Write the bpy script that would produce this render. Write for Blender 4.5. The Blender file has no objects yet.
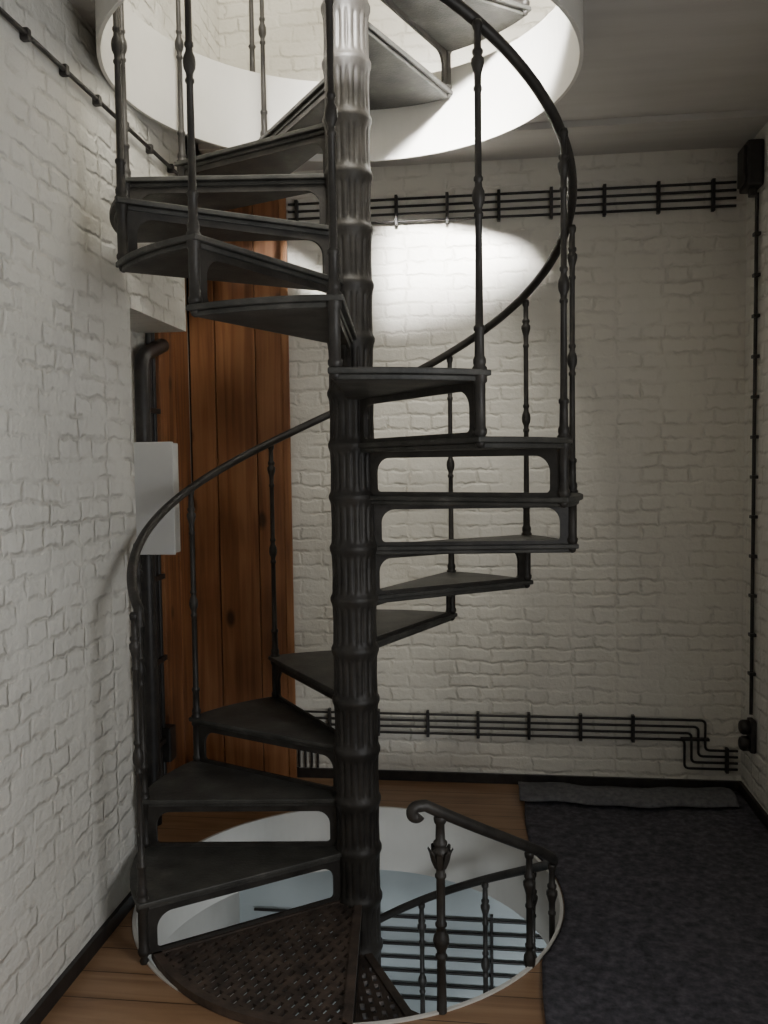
import bpy, bmesh, math
from math import sin, cos, radians, pi, sqrt
from mathutils import Vector, Matrix, noise

YAW=7.0
CX,CY=-0.512,3.21          # staircase axis
HX,HY=-0.560,3.285         # axis of the floor opening
HR=.82
RISE=0.194
def PT(phi,r,z):
    a=radians(phi+YAW); return Vector((CX+r*cos(a),CY+r*sin(a),z))
def tz(k): return 1.58+(k-8)*RISE+max(0,k-10)*.006

# ---------------- materials ----------------
def newmat(name):
    m=bpy.data.materials.new(name); m.use_nodes=True
    nt=m.node_tree; b=nt.nodes['Principled BSDF']; return m,nt,b
def N(nt,t,**kw):
    n=nt.nodes.new(t)
    for k,v in kw.items():
        if k in n.inputs.keys(): n.inputs[k].default_value=v
        else: setattr(n,k,v)
    return n
def L(nt,a,b): nt.links.new(a,b)
def ramp(nt,fac,stops):
    r=nt.nodes.new('ShaderNodeValToRGB'); cr=r.color_ramp
    while len(cr.elements)<len(stops): cr.elements.new(0.5)
    for e,(p,c) in zip(cr.elements,stops):
        e.position=p; e.color=(*c,1)
    L(nt,fac,r.inputs[0]); return r.outputs[0]
def math_n(nt,op,a,b=None,c=None):
    n=nt.nodes.new('ShaderNodeMath'); n.operation=op
    for i,v in enumerate((a,b,c)):
        if v is None: continue
        if isinstance(v,(int,float)): n.inputs[i].default_value=v
        else: L(nt,v,n.inputs[i])
    return n.outputs[0]
def tnoise(nt,vec,scale,detail=4,rough=.55):
    n=N(nt,'ShaderNodeTexNoise'); n.inputs['Scale'].default_value=scale; n.inputs['Detail'].default_value=detail; n.inputs['Roughness'].default_value=rough
    L(nt,vec,n.inputs['Vector']); return n

def brick_mat(name,axis,col=(0.75,0.735,0.68),bump=1.0,rough_amt=1.0,dark=.10,jd=1.0):
    m,nt,b=newmat(name)
    tc=N(nt,'ShaderNodeTexCoord'); O=tc.outputs['Object']
    sep=N(nt,'ShaderNodeSeparateXYZ'); L(nt,O,sep.inputs[0])
    comb=N(nt,'ShaderNodeCombineXYZ')
    L(nt,sep.outputs[0 if axis=='x' else 1],comb.inputs[0]); L(nt,sep.outputs[2],comb.inputs[1])
    def distort(vec,scale,amt):
        nz=tnoise(nt,O,scale,3)
        sub=N(nt,'ShaderNodeVectorMath',operation='SUBTRACT'); L(nt,nz.outputs['Color'],sub.inputs[0]); sub.inputs[1].default_value=(.5,.5,.5)
        sc=N(nt,'ShaderNodeVectorMath',operation='SCALE'); L(nt,sub.outputs[0],sc.inputs[0]); sc.inputs['Scale'].default_value=amt
        add=N(nt,'ShaderNodeVectorMath',operation='ADD'); L(nt,vec,add.inputs[0]); L(nt,sc.outputs[0],add.inputs[1]); return add.outputs[0]
    v=distort(comb.outputs[0],4,.045); v=distort(v,18,.036); v=distort(v,50,.010)
    br=N(nt,'ShaderNodeTexBrick'); L(nt,v,br.inputs['Vector'])
    br.inputs['Scale'].default_value=1; br.inputs['Mortar Size'].default_value=0.014; br.inputs['Mortar Smooth'].default_value=1.0
    br.inputs['Brick Width'].default_value=0.215; br.inputs['Row Height'].default_value=0.072
    br.offset=.5; br.squash=.55; br.squash_frequency=2
    br.inputs['Color1'].default_value=(1,1,1,1); br.inputs['Color2'].default_value=(.2,.2,.2,1); br.inputs['Mortar'].default_value=(.3,.3,.3,1)
    fill=ramp(nt,tnoise(nt,O,7,3).outputs[0],[(.40,(.08,.08,.08)),(.62,(1,1,1))])
    joint=math_n(nt,'MULTIPLY',br.outputs['Fac'],fill)
    fine=tnoise(nt,O,60,5,.65); mid=tnoise(nt,O,17,4,.6); big=tnoise(nt,O,5,2)
    h=math_n(nt,'MULTIPLY',joint,-1.0*jd)
    h=math_n(nt,'MULTIPLY_ADD',br.outputs['Color'],0.5,h)
    h=math_n(nt,'MULTIPLY_ADD',fine.outputs[0],0.6*rough_amt,h)
    h=math_n(nt,'MULTIPLY_ADD',mid.outputs[0],1.9*rough_amt,h)
    h=math_n(nt,'MULTIPLY_ADD',big.outputs[0],1.0,h)
    bp=N(nt,'ShaderNodeBump'); bp.inputs['Strength'].default_value=bump; bp.inputs['Distance'].default_value=0.008
    L(nt,h,bp.inputs['Height']); L(nt,bp.outputs[0],b.inputs['Normal'])
    cj=math_n(nt,'MULTIPLY_ADD',joint,-dark*2.2,1.0)
    n4=tnoise(nt,O,1.7,6)
    f=math_n(nt,'MULTIPLY',cj,math_n(nt,'MULTIPLY_ADD',n4.outputs[0],0.35,0.80))
    c=ramp(nt,f,[(0.3,tuple(x*.45*y for x,y in zip(col,(1,.95,.86)))),(1.0,col)])
    L(nt,c,b.inputs['Base Color']); b.inputs['Roughness'].default_value=.5
    return m
def noisy(name,stops,scale=6,rough=.6,bump=.2,bscale=40,dist=.004,metal=0,spec=.5,stretch=None):
    m,nt,b=newmat(name); tc=N(nt,'ShaderNodeTexCoord'); src=tc.outputs['Object']
    if stretch:
        mp=N(nt,'ShaderNodeMapping'); mp.inputs['Scale'].default_value=stretch; L(nt,src,mp.inputs[0]); src=mp.outputs[0]
    n=tnoise(nt,src,scale,6)
    L(nt,ramp(nt,n.outputs[0],stops),b.inputs['Base Color'])
    n2=tnoise(nt,src,bscale,4)
    bp=N(nt,'ShaderNodeBump'); bp.inputs['Strength'].default_value=bump; bp.inputs['Distance'].default_value=dist
    L(nt,n2.outputs[0],bp.inputs['Height']); L(nt,bp.outputs[0],b.inputs['Normal'])
    b.inputs['Roughness'].default_value=rough; b.inputs['Metallic'].default_value=metal; b.inputs['Specular IOR Level'].default_value=spec
    return m
M_brx=brick_mat('white_brick_back','x',col=(.73,.705,.635),bump=.65,rough_amt=.55,dark=.07,jd=.8)
M_bry=brick_mat('white_brick_side','y',bump=.85,rough_amt=.9)
M_iron=noisy('cast_iron',[(.35,(.022,.020,.018)),(.7,(.055,.050,.044))],scale=9,rough=.48,bump=.5,bscale=60,dist=.003,metal=.15,spec=.45)
M_tread=noisy('iron_tread',[(.32,(.034,.034,.031)),(.6,(.075,.073,.066)),(.75,(.13,.125,.115))],scale=9,rough=.55,bump=.6,bscale=90,dist=.003,metal=.15)
M_rust=noisy('rusty_lattice',[(.3,(.040,.032,.028)),(.65,(.115,.084,.066))],scale=14,rough=.55,bump=.4,bscale=70,metal=.1)
M_black=noisy('black_conduit',[(.3,(.014,.012,.012)),(.7,(.035,.031,.028))],scale=20,rough=.45,bump=.1)
M_plaster=noisy('white_plaster',[(.3,(.72,.70,.65)),(.7,(.82,.80,.75))],scale=3,rough=.6,bump=.15,bscale=25)
M_bluewall=noisy('pale_blue_wall',[(.3,(.50,.56,.57)),(.7,(.62,.68,.69))],scale=2,rough=.4,bump=.1,bscale=12)
M_ceil=noisy('ceiling_paint',[(.3,(.54,.52,.49)),(.7,(.63,.61,.58))],scale=2,rough=.8,bump=.3,bscale=18,stretch=(.6,5,1))
M_box=noisy('box_enamel',[(.3,(.62,.62,.60)),(.7,(.70,.70,.68))],scale=2,rough=.4,bump=.03)
M_felt=noisy('felt_rug',[(.30,(.050,.050,.058)),(.5,(.085,.082,.094)),(.75,(.145,.138,.160))],scale=34,rough=.95,bump=.8,bscale=140,dist=.006,spec=.1)
M_felt2=noisy('felt_fold',[(.3,(.11,.11,.115)),(.75,(.20,.20,.21))],scale=40,rough=.95,bump=1,bscale=120,dist=.006,spec=.1)
M_dark=noisy('dark_floor',[(.3,(.03,.022,.018)),(.7,(.07,.05,.04))],scale=5,rough=.6)
def wood(name,stops,stretch,scale=2.0,rough=.45,plank=None,knots=False,blot=.25):
    m,nt,b=newmat(name); tc=N(nt,'ShaderNodeTexCoord'); oi=N(nt,'ShaderNodeObjectInfo')
    rv=N(nt,'ShaderNodeVectorMath',operation='SCALE'); rv.inputs[0].default_value=(7,3,11); L(nt,oi.outputs['Random'],rv.inputs['Scale'])
    av=N(nt,'ShaderNodeVectorMath',operation='ADD'); L(nt,tc.outputs['Object'],av.inputs[0]); L(nt,rv.outputs[0],av.inputs[1])
    mp=N(nt,'ShaderNodeMapping'); mp.inputs['Scale'].default_value=stretch; L(nt,av.outputs[0],mp.inputs[0])
    n=tnoise(nt,mp.outputs[0],scale,8); n.inputs['Distortion'].default_value=.8
    n2=tnoise(nt,av.outputs[0],2.5,2)
    f=math_n(nt,'MULTIPLY_ADD',n2.outputs[0],blot,math_n(nt,'MULTIPLY',n.outputs[0],1.0-blot))
    f=math_n(nt,'ADD',f,math_n(nt,'MULTIPLY_ADD',oi.outputs['Random'],.12,-.06))
    out=ramp(nt,f,stops)
    if knots:
        mp2=N(nt,'ShaderNodeMapping'); mp2.inputs['Scale'].default_value=(5,5,2.6); L(nt,av.outputs[0],mp2.inputs[0])
        vo=N(nt,'ShaderNodeTexVoronoi'); vo.inputs['Scale'].default_value=1.0; L(nt,mp2.outputs[0],vo.inputs['Vector'])
        kf=ramp(nt,vo.outputs['Distance'],[(.08,(.25,.25,.25)),(.16,(1,1,1))])
        mk=N(nt,'ShaderNodeMix',data_type='RGBA',blend_type='MULTIPLY'); mk.inputs[0].default_value=1; L(nt,out,mk.inputs[6]); L(nt,kf,mk.inputs[7]); out=mk.outputs[2]
    if plank:
        sep=N(nt,'ShaderNodeSeparateXYZ'); L(nt,tc.outputs['Object'],sep.inputs[0])
        fr=math_n(nt,'FRACT',math_n(nt,'DIVIDE',sep.outputs[plank[0]],plank[1]))
        g=math_n(nt,'GREATER_THAN',fr,.03)
        mx=N(nt,'ShaderNodeMix',data_type='RGBA'); L(nt,g,mx.inputs[0]); mx.inputs[6].default_value=(.06,.03,.015,1); L(nt,out,mx.inputs[7]); out=mx.outputs[2]
    L(nt,out,b.inputs['Base Color']); b.inputs['Roughness'].default_value=rough
    bp=N(nt,'ShaderNodeBump'); bp.inputs['Strength'].default_value=.25; bp.inputs['Distance'].default_value=.003; L(nt,f,bp.inputs['Height']); L(nt,bp.outputs[0],b.inputs['Normal'])
    return m
M_door=wood('door_wood',[(.34,(.12,.046,.018)),(.5,(.25,.105,.042)),(.66,(.37,.175,.075))],(14,14,.6),scale=1.6,knots=True,blot=.3)
M_floor=wood('floor_wood',[(.35,(.20,.110,.058)),(.52,(.30,.175,.095)),(.7,(.40,.25,.145))],(1,12,1),scale=1.6,rough=.35,plank=(1,.14))

# ---------------- helpers ----------------
SC=bpy.context.scene.collection
def link(name,me,mat=None,parent=None,smooth=False):
    o=bpy.data.objects.new(name,me); SC.objects.link(o)
    if mat and not me.materials: me.materials.append(mat)
    if smooth:
        for p in me.polygons: p.use_smooth=True
    if parent: o.parent=parent
    return o
def empty(name):
    o=bpy.data.objects.new(name,None); SC.objects.link(o); return o
def bm_box(bm,x0,x1,y0,y1,z0,z1):
    v=[bm.verts.new((x,y,z)) for x in(x0,x1) for y in(y0,y1) for z in(z0,z1)]
    for f in((0,1,3,2),(4,6,7,5),(0,4,5,1),(2,3,7,6),(0,2,6,4),(1,5,7,3)): bm.faces.new([v[i] for i in f])
def boxes(name,lst,mat,parent=None,bevel=0):
    bm=bmesh.new()
    for b in lst: bm_box(bm,*b)
    bmesh.ops.recalc_face_normals(bm,faces=bm.faces)
    if bevel: bmesh.ops.bevel(bm,geom=bm.edges[:],offset=bevel,segments=2,affect='EDGES',profile=.6)
    me=bpy.data.meshes.new(name); bm.to_mesh(me); bm.free()
    return link(name,me,mat,parent)
def lathe_bm(bm,prof,cx,cy,seg=12):
    rows=[]
    for z,r in prof:
        rows.append([bm.verts.new((cx+r*cos(2*pi*i/seg),cy+r*sin(2*pi*i/seg),z)) for i in range(seg)])
    for a,b in zip(rows,rows[1:]):
        for i in range(seg):
            j=(i+1)%seg; bm.faces.new((a[i],a[j],b[j],b[i]))
    bm.faces.new(rows[0][::-1]); bm.faces.new(rows[-1])
def lathe(name,prof,cx,cy,mat,parent=None,seg=12,smooth=True):
    bm=bmesh.new(); lathe_bm(bm,prof,cx,cy,seg)
    me=bpy.data.meshes.new(name); bm.to_mesh(me); bm.free(); return link(name,me,mat,parent,smooth)
def tube(name,lines,rad,mat,parent=None,res=3,flat=None):
    cu=bpy.data.curves.new(name,'CURVE'); cu.dimensions='3D'; cu.bevel_depth=rad; cu.bevel_resolution=res; cu.use_fill_caps=True
    for pts in lines:
        s=cu.splines.new('POLY'); s.points.add(len(pts)-1)
        for i,p in enumerate(pts): s.points[i].co=(*p,1)
    tmp=bpy.data.objects.new(name+'_tmp',cu); SC.objects.link(tmp)
    dg=bpy.context.evaluated_depsgraph_get(); me=bpy.data.meshes.new_from_object(tmp.evaluated_get(dg))
    bpy.data.objects.remove(tmp); me.name=name; me.materials.clear()
    return link(name,me,mat,parent,True)
def round_path(pts,r=.03,n=5):
    out=[Vector(pts[0])]
    for a,b,c in zip(pts,pts[1:],pts[2:]):
        a,b,c=Vector(a),Vector(b),Vector(c)
        p=b+(a-b).normalized()*r; q=b+(c-b).normalized()*r
        for i in range(n+1):
            t=i/n; out.append((1-t)**2*p+2*t*(1-t)*b+t*t*q)
    out.append(Vector(pts[-1])); return out
def slab_hole(name,x0,x1,y0,y1,z0,z1,R,mat,hx,hy):
    angs=set(2*pi*i/128 for i in range(128))
    for x in(x0,x1):
        for y in(y0,y1): angs.add(math.atan2(y-hy,x-hx)%(2*pi))
    angs=sorted(angs); bm=bmesh.new(); rings=[]
    for a in angs:
        dx,dy=cos(a),sin(a); t=1e9
        if dx>1e-9:t=min(t,(x1-hx)/dx)
        if dx<-1e-9:t=min(t,(x0-hx)/dx)
        if dy>1e-9:t=min(t,(y1-hy)/dy)
        if dy<-1e-9:t=min(t,(y0-hy)/dy)
        rings.append([bm.verts.new((hx+R*dx,hy+R*dy,z1)),bm.verts.new((hx+t*dx,hy+t*dy,z1)),bm.verts.new((hx+t*dx,hy+t*dy,z0)),bm.verts.new((hx+R*dx,hy+R*dy,z0))])
    n=len(rings)
    for i in range(n):
        a,b=rings[i],rings[(i+1)%n]
        for k in range(4):
            l=(k+1)%4
            try: bm.faces.new((a[k],a[l],b[l],b[k]))
            except: pass
    bmesh.ops.recalc_face_normals(bm,faces=bm.faces)
    me=bpy.data.meshes.new(name); bm.to_mesh(me); bm.free(); return link(name,me,mat)
def ring(name,R0,R1,z0,z1,mat,hx,hy,seg=128):
    bm=bmesh.new(); rows=[]
    for r,z in((R0,z0),(R1,z0),(R1,z1),(R0,z1)):
        rows.append([bm.verts.new((hx+r*cos(2*pi*i/seg),hy+r*sin(2*pi*i/seg),z)) for i in range(seg)])
    for k in range(4):
        a,b=rows[k],rows[(k+1)%4]
        for i in range(seg):
            j=(i+1)%seg; bm.faces.new((a[i],a[j],b[j],b[i]))
    bmesh.ops.recalc_face_normals(bm,faces=bm.faces)
    me=bpy.data.meshes.new(name); bm.to_mesh(me); bm.free()
    return link(name,me,mat)

# ---------------- room shell ----------------
XL,XR,YB,YF=-1.39,1.27,4.50,-1.6
ZB,ZT=-3.1,6.2
CE=3.26
boxes('wall_left',[(-1.72,XL,YF,3.25,ZB,ZT)],M_bry)
boxes('wall_alcove',[(-1.80,-1.622,3.25,YB,0,CE)],M_bry)
boxes('wall_lintel',[(-1.622,XL,3.25,3.88,2.32,ZT)],M_bry)
boxes('wall_left_upper',[(-1.72,XL,3.88,YB,CE,ZT)],M_bry)
boxes('wall_left_lower',[(-1.72,XL,3.25,YB,ZB,-.3)],M_plaster)
boxes('wall_back',[(-1.8,1.45,YB,4.72,0,ZT)],M_brx)
boxes('wall_back_lower',[(-1.8,1.45,YB,4.72,ZB,0)],M_bluewall)
boxes('wall_right',[(XR,1.45,YF,0.0,ZB,ZT),(XR,1.45,1.4,YB,ZB,ZT),(XR,1.45,.0,1.4,ZB,.8),(XR,1.45,.0,1.4,2.4,ZT)],M_bry)
boxes('wall_front',[(-1.8,1.45,YF-.15,YF,ZB,4.9),(-1.8,1.45,YF-.15,YF,5.9,ZT),(-1.8,-.6,YF-.15,YF,4.9,5.9),(.8,1.45,YF-.15,YF,4.9,5.9)],M_plaster)
slab_hole('floor',-1.62,XR,YF,YB,-.30,0,HR+.0135,M_floor,HX,HY)
slab_hole('ceiling',-1.62,XR,YF,YB,CE,3.45,.864,M_ceil,-.525,CY)
boxes('trim_1',[(XL,XR,4.12,YB,CE-.03,CE+.001)],M_ceil)
ring('trim_2',.85,.8635,3.11,3.47,M_plaster,-.525,CY)
ring('trim_3',HR,HR+.013,-.31,.006,M_plaster,HX,HY)
boxes('floor.001',[(-1.8,1.45,YF,YB,ZB-.1,ZB)],M_dark)
boxes('ceiling.001',[(-1.8,1.45,YF-.15,4.72,ZT,ZT+.1)],M_plaster)
boxes('baseboard_left',[(XL,XL+.016,YF,3.25,0,.055)],M_black)
boxes('baseboard_back',[(-1.05,XR,YB-.016,YB,0,.05)],M_black)
boxes('baseboard_right',[(XR-.016,XR,YF,YB-.016,0,.055)],M_black)
def window(name,ax,c,y0,y1,z0,z1):
    e=empty(name); t=.05
    L_=[(y0,y1,z0,z0+t),(y0,y1,z1-t,z1),(y0,y0+t,z0+t,z1-t),(y1-t,y1,z0+t,z1-t)]
    boxes('frame',[((c-.03,c+.03)+l if ax=='x' else (l[0],l[1],c-.03,c+.03,l[2],l[3])) for l in L_],M_box,e)
window('window_1','x',1.40,.0,1.4,.8,2.4)
window('window_2','y',YF-.1,-.6,.8,4.9,5.9)

# ---------------- door ----------------
d=empty('door_1')
xs=[-1.585,-1.445,-1.225,-1.052]
for i,(a,b) in enumerate(zip(xs,xs[1:])):
    boxes('plank_%d'%(i+1),[(a+.003,b-.003,YB-.035+.005*(i%2),YB-.002,.005,3.17)],M_door,d,bevel=.004)
boxes('backing',[(-1.6,-1.055,YB-.006,YB-.001,.005,3.16)],M_black,d)
for i,(a,b) in enumerate(((4.05,4.26),(4.265,4.46))):
    boxes('jamb_lining_%d'%(i+1),[(-1.618,-1.59,a,b,.005,3.17)],M_door,d,bevel=.004)
boxes('rail_strip',[(-1.078,-1.040,YB-.05,YB-.036,.005,3.17)],M_door,d,bevel=.003)

# ---------------- staircase ----------------
st=empty('spiral_staircase')
def phi_front(k):
    if k>=1: return -31-30*(k-9)
    return [269,292,323,349][-k] if -k<4 else 349+26.5*(-k-3)
KTOP,KBOT=19,-15
def rail_z(phi): return 1.94+RISE/30*(98-phi)
def column():
    seg=144; NF=18; prof=[]
    z=ZB
    prof.append((z,.12,0)); prof.append((z+.05,.12,0)); 
    for k in range(KBOT+1,KTOP+7):
        z=tz(k)-.005
        for dz,r,f in((-.018,.087,0),(-.008,.091,0),(.004,.0915,0),(.012,.088,0),(.02,.0845,0),(.03,.0835,.3),(.042,.0835,1),(.100,.082,1),(.150,.0835,1),(.162,.084,.3),(.170,.0855,0)):
            prof.append((z+dz,r,f))
    bm=bmesh.new(); rows=[]
    for z,r,f in prof:
        row=[]
        for i in range(seg):
            a=2*pi*i/seg
            c=abs(sin(a*NF/2))
            rr=r*(1-f*.085*(1-c**.7)) if f else r
            row.append(bm.verts.new((CX+rr*cos(a),CY+rr*sin(a),z)))
        rows.append(row)
    for a,b in zip(rows,rows[1:]):
        for i in range(seg):
            j=(i+1)%seg; bm.faces.new((a[i],a[j],b[j],b[i]))
    bm.faces.new(rows[0][::-1]); bm.faces.new(rows[-1])
    me=bpy.data.meshes.new('column'); bm.to_mesh(me); bm.free(); link('column',me,M_iron,st,True)
column()

def wedge_pts(a0,a1,r0,R,f_over,b_over=0.0,n=14):
    pts=[]
    def off(phi,r,o):
        p=PT(phi,r,0); a=radians(phi+YAW); return p+Vector((-sin(a),cos(a),0))*o
    pts.append(off(a0,r0,-b_over)); 
    for i in range(n+1):
        t=i/n; ph=a0+(a1-a0)*t
        o=f_over*max(0,(t-.8)/.2)-b_over*max(0,(.2-t)/.2)
        pts.append(off(ph,R,o))
    pts.append(off(a1,r0,f_over))
    return pts
def prism(bm,pts,z0,z1):
    lo=[bm.verts.new((p.x,p.y,z0)) for p in pts]; hi=[bm.verts.new((p.x,p.y,z1)) for p in pts]
    bm.faces.new(hi); bm.faces.new(lo[::-1]); n=len(pts)
    for i in range(n): bm.faces.new((lo[i],lo[(i+1)%n],hi[(i+1)%n],hi[i]))
def tread(k,R):
    a1=phi_front(k); a0=phi_front(k+1); z=tz(k)
    bm=bmesh.new()
    prism(bm,wedge_pts(a0,a1,.06,R,.028,.02),z-.018,z)
    prism(bm,wedge_pts(a0+.5,a1-.3,.06,R-.014,.016,.01),z-.034,z-.018)
    bmesh.ops.recalc_face_normals(bm,faces=bm.faces)
    me=bpy.data.meshes.new('tread'); bm.to_mesh(me); bm.free()
    o=link('tread_%d'%(k+20),me,M_tread,st)
    md=o.modifiers.new('b','BEVEL'); md.width=.004; md.segments=2; md.limit_method='ANGLE'
def lattice(k,R,a0=None,a1=None,th=.035):
    a1=phi_front(k) if a1 is None else a1; a0=phi_front(k+1) if a0 is None else a0; z=tz(k)
    bm=bmesh.new(); mid=(a0+a1)/2; half=radians((a1-a0)/2); s=.0085
    am=radians(mid+YAW); ux=Vector((cos(am),sin(am),0)); uy=Vector((-sin(am),cos(am),0)); c=Vector((CX,CY,0))
    cache={}
    def V(i,j):
        if (i,j) not in cache:
            p=c+ux*(i*s)+uy*(j*s); cache[(i,j)]=bm.verts.new((p.x,p.y,z-.004))
        return cache[(i,j)]
    n=int(R/s)+2
    for i in range(0,n):
        for j in range(-n,n):
            x,y=(i+.5)*s,(j+.5)*s; r=sqrt(x*x+y*y); an=abs(math.atan2(y,x))
            if r>R-.01 or an>half-.0 or r<.07: continue
            row=j//4; ii=i+(3 if row%2 else 0)
            hole=(j%4 not in (0,3)) and (ii%6 not in(0,1)) 
            if hole and r<R-.03 and r*sin(max(0,half-an))>.02: continue
            bm.faces.new((V(i,j),V(i+1,j),V(i+1,j+1),V(i,j+1)))
    geom=bmesh.ops.extrude_face_region(bm,geom=bm.faces[:])
    bmesh.ops.translate(bm,verts=[g for g in geom['geom'] if isinstance(g,bmesh.types.BMVert)],vec=(0,0,-.014))
    def bar(p,q,w,z0,z1):
        d=(q-p).normalized(); nrm=Vector((-d.y,d.x,0))*w/2
        prism(bm,[p-nrm,q-nrm,q+nrm,p+nrm],z0,z1)
    bar(PT(a0,.07,0),PT(a0,R,0),.03,z-th,z+.002); bar(PT(a1,.07,0),PT(a1,R,0),.03,z-th,z+.002)
    nn=20
    for t in range(nn):
        p0=a0+(a1-a0)*t/nn; p1=a0+(a1-a0)*(t+1)/nn
        prism(bm,[PT(p0,R-.03,0),PT(p0,R,0),PT(p1,R,0),PT(p1,R-.03,0)],z-th,z+.002)
    bmesh.ops.recalc_face_normals(bm,faces=bm.faces)
    me=bpy.data.meshes.new('lattice'); bm.to_mesh(me); bm.free(); link('lattice_tread_%d'%(k+20),me,M_rust,st)

def riser_mesh(R,h):
    cu=bpy.data.curves.new('r','CURVE'); cu.dimensions='2D'; cu.fill_mode='BOTH'; cu.extrude=.006
    def add(pts):
        s=cu.splines.new('POLY'); s.points.add(len(pts)-1); s.use_cyclic_u=True
        for i,p in enumerate(pts): s.points[i].co=(p[0],p[1],0,1)
    add([(.07,0),(R,0),(R,-h),(.07,-h)])
    x0,x1,y0,y1=.108,R-.038,-h+.014,-.022
    pts=[]
    for (cx_,cy_,a0,r) in((x1-.055,y1-.055,0,.055),(x0+.05,y1-.05,90,.05),(x0+.015,y0+.015,180,.015),(x1-.015,y0+.015,270,.015)):
        for i in range(9):
            a=radians(a0+i*90/8); pts.append((cx_+r*cos(a),cy_+r*sin(a)))
    add(pts)
    tmp=bpy.data.objects.new('t',cu); SC.objects.link(tmp)
    dg=bpy.context.evaluated_depsgraph_get(); me=bpy.data.meshes.new_from_object(tmp.evaluated_get(dg)); bpy.data.objects.remove(tmp)
    me.materials.clear(); return me
RM={}
def riser(k,R):
    h=tz(k)-tz(k-1)-.034
    key=(R,round(h,3))
    if key not in RM: RM[key]=riser_mesh(R,h)
    me=RM[key]; o=link('riser_frame_%d'%(k+20),me,M_iron,st)
    a=radians(phi_front(k)+YAW)
    X=Vector((cos(a),sin(a),0)); Y=Vector((0,0,1)); Z=X.cross(Y)
    m=Matrix((X,Y,Z)).transposed().to_4x4(); m.translation=Vector((CX,CY,tz(k)-.034)); o.matrix_world=m
    md=o.modifiers.new('b','BEVEL'); md.width=.002; md.segments=1
def baluster(name,phi,r,zb,zt_,ztop,fancy=1.0):
    H=ztop-zt_; f=fancy
    pr=[(zb-.035,.004),(zb-.03,.012),(zb-.018,.016),(zb-.008,.010),(zb,.016),(zb+.01,.021),(zb+.02,.021),(zb+.026,.017),(zt_-.04,.017),(zt_-.034,.022),(zt_+.006,.022),(zt_+.012,.017)]
    for dz,rr in((.02,.019),(.03,.019),(.04,.0145),(.11,.0135),(.115,.017),(.125,.017),(.13,.012)): pr.append((zt_+dz,rr*f))
    m=zt_+H*.5
    for dz,rr in((-.06,.010),(-.055,.0135),(-.047,.0135),(-.042,.010),(-.03,.011),(-.016,.017),(-.004,.0185),(.004,.0185),(.016,.017),(.03,.011),(.042,.010),(.047,.0135),(.055,.0135),(.06,.010)):
        pr.append((m+dz,rr*f))
    for dz,rr in((-.20,.010),(-.195,.013),(-.187,.013),(-.182,.010),(-.15,.011),(-.135,.015),(-.12,.019),(-.108,.019),(-.10,.012),(-.092,.016),(-.084,.016),(-.078,.011),(-.03,.010),(-.022,.014),(-.01,.015),(0,.012)):
        pr.append((ztop+dz,rr*f))
    p=PT(phi,r,0); lathe(name,pr,p.x,p.y,M_iron,st,seg=14)

for k in range(1,KTOP+1):
    tread(k,.85)
    riser(k,.82)
    baluster('baluster_%d'%k,phi_front(k),.828,tz(k-1),tz(k),rail_z(phi_front(k))-.01)
lattice(0,.80,209,269,.026)
LR=.755
for k in range(KBOT,0):
    lattice(k,LR) if k>=-3 else tread(k,LR)
    riser(k+1,LR-.02) if k<-1 else None
riser(0,LR-.02)
def lrz(phi): return .70-.0073*(phi-283)
for i,k in enumerate(range(-1,KBOT,-1)):
    ph=phi_front(k)
    baluster('lower_baluster_%d'%(i+1),ph,LR-.018,tz(k-1),tz(k),lrz(ph)-.01,1.35 if i==0 else 1.1)
# leaf collar on the newel of the lower flight
p=PT(phi_front(-1),LR-.018,0); zt0=lrz(phi_front(-1))-.13
bm=bmesh.new()
for i in range(8):
    a=2*pi*i/8
    c=Vector((p.x,p.y,zt0)); dv=Vector((cos(a),sin(a),0)); tv=Vector((-sin(a),cos(a),0))
    prof=[(.014,-.045,.006),(.024,-.02,.010),(.030,.005,.009),(.038,.018,.004),(.040,.012,.001)]
    prev=None
    for r,zz,w in prof:
        q=[bm.verts.new(c+dv*r+tv*w+Vector((0,0,zz))),bm.verts.new(c+dv*r-tv*w+Vector((0,0,zz)))]
        if prev: bm.faces.new((prev[0],prev[1],q[1],q[0]))
        prev=q
me=bpy.data.meshes.new('leaf_collar'); bm.to_mesh(me); bm.free()
o=link('leaf_collar',me,M_iron,st); md=o.modifiers.new('s','SOLIDIFY'); md.thickness=.004
pts=[PT(p,.812,rail_z(p)) for p in [209-2*i for i in range(0,int((209+331)/2)+1)]]
s0=pts[0]
tube('handrail',[ [s0+Vector((0,0,-.06)),s0+Vector((0,0,-.02))]+pts ],.0175,M_iron,st,res=4)
RR=LR-.012; PH0=288
pl=[PT(PH0+2*i,RR,lrz(PH0+2*i)) for i in range(0,188)]
sc=[]
for i in range(14):
    t=i/13; ang=t*4.0; rr=.020*(1-.5*t)
    base=PT(PH0-2,RR,lrz(PH0)-.006)
    dirv=(PT(PH0-4,RR,0)-PT(PH0,RR,0)).normalized()
    sc.append(base+dirv*(rr*sin(ang))+Vector((0,0,rr*cos(ang)-.014)))
tube('handrail_lower',[sc[::-1]+pl],.018,M_iron,st,res=4)

# upper guard rail round the upper opening
g=empty('upper_guard_railing')
for i,a in enumerate((121,185,215,245)):
    p=PT(a,.93,0)
    lathe('post_%d'%(i+1),[(3.45,.03),(3.46,.03),(3.47,.014),(3.6,.012),(3.61,.018),(3.62,.012),(3.85,.010),(3.88,.02),(3.91,.010),(4.2,.010),(4.25,.018),(4.3,.012),(4.34,.012)],p.x+.02,p.y,M_iron,g)
tube('top_rail',[[PT(121+4*i,.93,4.35)+Vector((.02,0,0)) for i in range(32)]],.018,M_iron,g)

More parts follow.
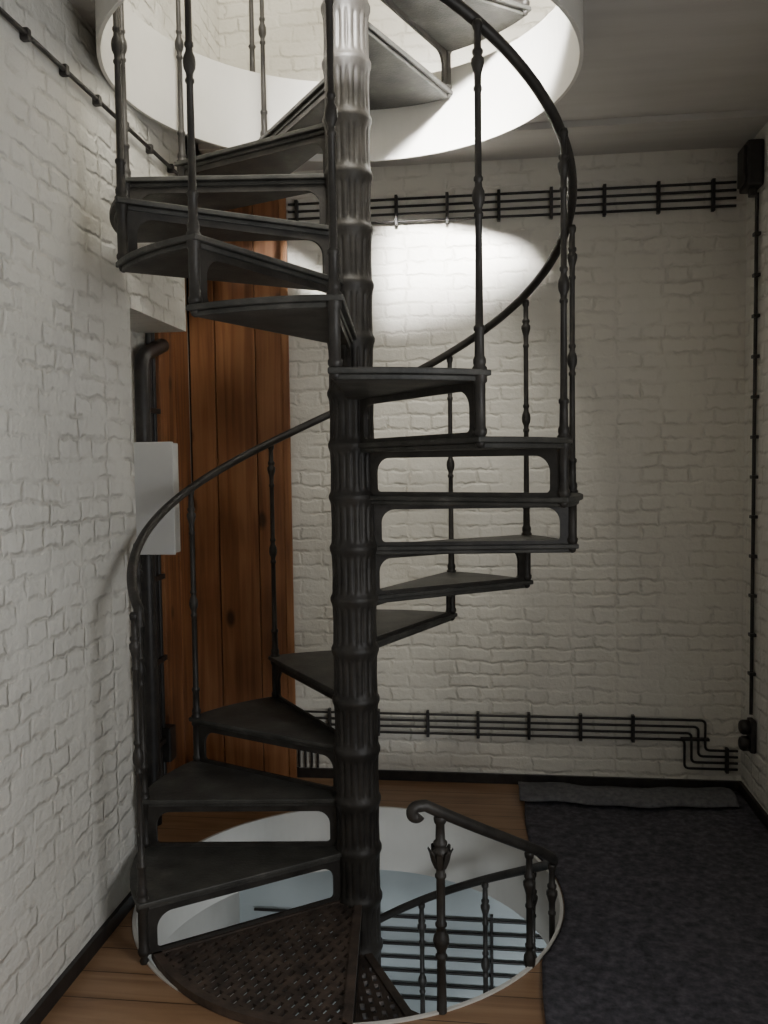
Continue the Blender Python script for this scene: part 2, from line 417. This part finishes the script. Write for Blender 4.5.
# ---------------- cables & boxes ----------------
def clips_x(e,xs,y,z0,z1):
    for i,x in enumerate(xs):
        boxes('clip_%d'%(i+1),[(x-.008,x+.008,y-.022,y+.012,z0,z1)],M_black,e,bevel=.003)
e=empty('upper_cable_run')
tube('cables',[[(-1.035,YB-.02,3.055-.038*i),(1.215,YB-.02,3.055-.038*i)] for i in range(4)],.0065,M_black,e)
clips_x(e,[-.99+.262*i for i in range(9)],YB-.014,2.92,3.075)
e=empty('lower_cable_run')
ls=[]
for i in range(4):
    z=.365-.034*i; xl=-1.03+.034*i; xr=1.09-.034*i; zl=.21-.032*i
    ls.append(round_path([(xl,YB-.02,.06),(xl,YB-.02,z),(xr,YB-.02,z),(xr,YB-.02,zl),(1.25,YB-.02,zl)],.025))
tube('cables',ls,.0065,M_black,e)
clips_x(e,[-.86+.265*i for i in range(7)],YB-.014,.245,.385)
boxes('clip_down',[(-1.05,-.91,YB-.034,YB-.002,.16,.175),(.97,1.11,YB-.034,YB-.002,.26,.273),(1.19,1.205,YB-.034,YB-.002,.095,.225)],M_black,e,bevel=.003)
e=empty('basement_cable_run')
tube('cables',[[(-1.3,YB-.02,-.75-.075*i),(1.18,YB-.02,-.75-.075*i)] for i in range(7)],.008,M_black,e)
clips_x(e,[-.7,.0,.6],YB-.014,-1.23,-.72)
e=empty('left_wall_cable')
tube('cable',[[(XL+.018,YF+.02,3.0),(XL+.018,3.86,3.0)]],.008,M_black,e)
for i in range(18):
    y=3.70-.238*i
    if y<YF+.1: break
    boxes('clip_%d'%(i+1),[(XL,XL+.028,y-.012,y+.012,2.982,3.018)],M_black,e,bevel=.005)
e=empty('right_wall_cable')
tube('cable',[[(XR-.016,4.28,.46),(XR-.016,4.28,2.94)]],.009,M_black,e)
for i in range(12):
    z=.66+.19*i
    boxes('clip_%d'%(i+1),[(XR-.03,XR,4.26,4.30,z-.008,z+.008)],M_black,e,bevel=.003)
e=empty('junction_box')
boxes('housing',[(XR-.075,XR-.001,4.22,4.37,2.96,3.17)],M_black,e,bevel=.012)
boxes('cover',[(XR-.088,XR-.073,4.24,4.35,2.98,3.15)],M_black,e,bevel=.006)
boxes('glands',[(XR-.05,XR-.015,4.36,4.45,3.04,3.08),(XR-.05,XR-.015,4.27,4.31,2.925,2.97)],M_black,e,bevel=.008)
e=empty('wall_socket')
boxes('backplate',[(XR-.03,XR-.001,4.23,4.31,.28,.44)],M_black,e,bevel=.01)
bm=bmesh.new(); lathe_bm(bm,[(0,.036),(.03,.036),(.04,.03),(.045,.02)],0,0,20)
me=bpy.data.meshes.new('rotary_knob'); bm.to_mesh(me); bm.free()
for n_,z in(('rotary_knob',.40),('outlet_cap',.32)):
    o=link(n_,me,M_black,e,True); o.rotation_euler=(0,-pi/2,0); o.location=(XR-.028,4.27,z)
e=empty('electrical_cabinet')
boxes('body',[(-1.618,-1.372,3.615,3.69,1.315,1.80)],M_box,e,bevel=.006)
boxes('lid',[(-1.60,-1.366,3.605,3.616,1.31,1.805)],M_box,e,bevel=.004)
e=empty('conduit_bundle')
tube('main_conduit',[round_path([(-1.56,3.76,.03),(-1.56,3.76,2.20),(-1.56,4.02,2.28)],.07,8)],.034,M_black,e,res=5)
tube('conduits',[[(-1.59,3.86,.03),(-1.59,3.86,2.2)],[(-1.595,3.93,.03),(-1.595,3.93,2.6)],[(-1.595,3.98,.03),(-1.595,3.98,2.6)]],.013,M_black,e)
for i,z in enumerate((.35,.75,1.15,1.95)):
    boxes('saddle_%d'%(i+1),[(-1.62,-1.572,3.83,4.01,z,z+.025)],M_black,e,bevel=.004)
boxes('switch_box',[(-1.62,-1.55,3.96,4.04,.25,.42)],M_black,e,bevel=.01)

# ---------------- rug ----------------
bm=bmesh.new(); rows=[]
NY,NX=200,70; y0,y1=-1.5,4.46
for j in range(NY+1):
    y=y0+(y1-y0)*j/NY; xl=.165+.006*sin(y*9); d2=(HR+.018)**2-(y-HY)**2
    if d2>0: xl=max(xl,HX+sqrt(d2))
    row=[]
    for i in range(NX+1):
        x=xl+(1.25-xl)*i/NX
        z=.012+.006*noise.noise(Vector((x*5,y*5,0)))+.003*noise.noise(Vector((x*19,y*19,3)))
        row.append(bm.verts.new((x,y,z)))
    rows.append(row)
for a,b in zip(rows,rows[1:]):
    for i in range(NX): bm.faces.new((a[i],a[i+1],b[i+1],b[i]))
me=bpy.data.meshes.new('felt_rug'); bm.to_mesh(me); bm.free(); o=link('felt_rug',me,M_felt,None,True)
md=o.modifiers.new('s','SOLIDIFY'); md.thickness=.009; md.offset=-1
bm=bmesh.new(); rows=[]
for j in range(25):
    t=j/24
    row=[]
    for i in range(71):
        x=.14+1.04*i/70
        y=4.17+.25*t+.018*sin(x*7)+.010*sin(x*23)
        z=.034+.034*sin(pi*min(1,t*1.15))**.6+.018*noise.noise(Vector((x*6,y*6,5)))*sin(pi*t)
        row.append(bm.verts.new((x,y,z)))
    rows.append(row)
for a,b in zip(rows,rows[1:]):
    for i in range(70): bm.faces.new((a[i],a[i+1],b[i+1],b[i]))
me=bpy.data.meshes.new('felt_offcut'); bm.to_mesh(me); bm.free(); o=link('felt_offcut',me,M_felt2,None,True)
md=o.modifiers.new('s','SOLIDIFY'); md.thickness=.008; md.offset=-1

# ---------------- lights ----------------
def area(name,loc,target,sx,sy,e,col,spread=180):
    l=bpy.data.lights.new(name,'AREA'); l.shape='RECTANGLE'; l.size=sx; l.size_y=sy; l.energy=e; l.color=col; l.spread=radians(spread)
    o=bpy.data.objects.new(name,l); SC.objects.link(o); o.location=loc
    o.rotation_euler=(Vector(target)-Vector(loc)).to_track_quat('-Z','Y').to_euler(); return o
area('window_daylight',(1.48,.7,1.6),(-1.4,1.5,1.3),1.3,1.5,44,(.98,.99,1.0))
area('upper_window_beam',(.20,YF-.2,5.40),(.02,YB,2.70),.85,.6,82,(1,.985,.95),18)
area('upper_room_fill',(0.3,1.0,5.9),(0,2.5,3.4),1.2,1.2,200,(1,.96,.86))  # added general fill below the closed ceiling, brightens upper room and opening ring
area('lower_room_fill',(.4,1.4,-.9),(-.3,4.5,-1.2),1.2,.8,13,(.88,.95,1.0),90)  # added lamp, no window down here; lights the lower back wall light blue
w=bpy.data.worlds.new('World'); bpy.context.scene.world=w; w.use_nodes=True
w.node_tree.nodes['Background'].inputs[0].default_value=(.6,.7,.8,1); w.node_tree.nodes['Background'].inputs[1].default_value=.5

# ---------------- camera ----------------
cam=bpy.data.cameras.new('camera'); co=bpy.data.objects.new('camera',cam); SC.objects.link(co)
cam.sensor_width=36; cam.lens=858/1024*36; cam.clip_start=.05
co.matrix_world=Matrix.Translation((0,0,1.7))@Matrix.Rotation(radians(YAW),4,'Z')@Matrix.Rotation(radians(90-3.27),4,'X')@Matrix.Rotation(radians(-.75),4,'Z')
bpy.context.scene.camera=co
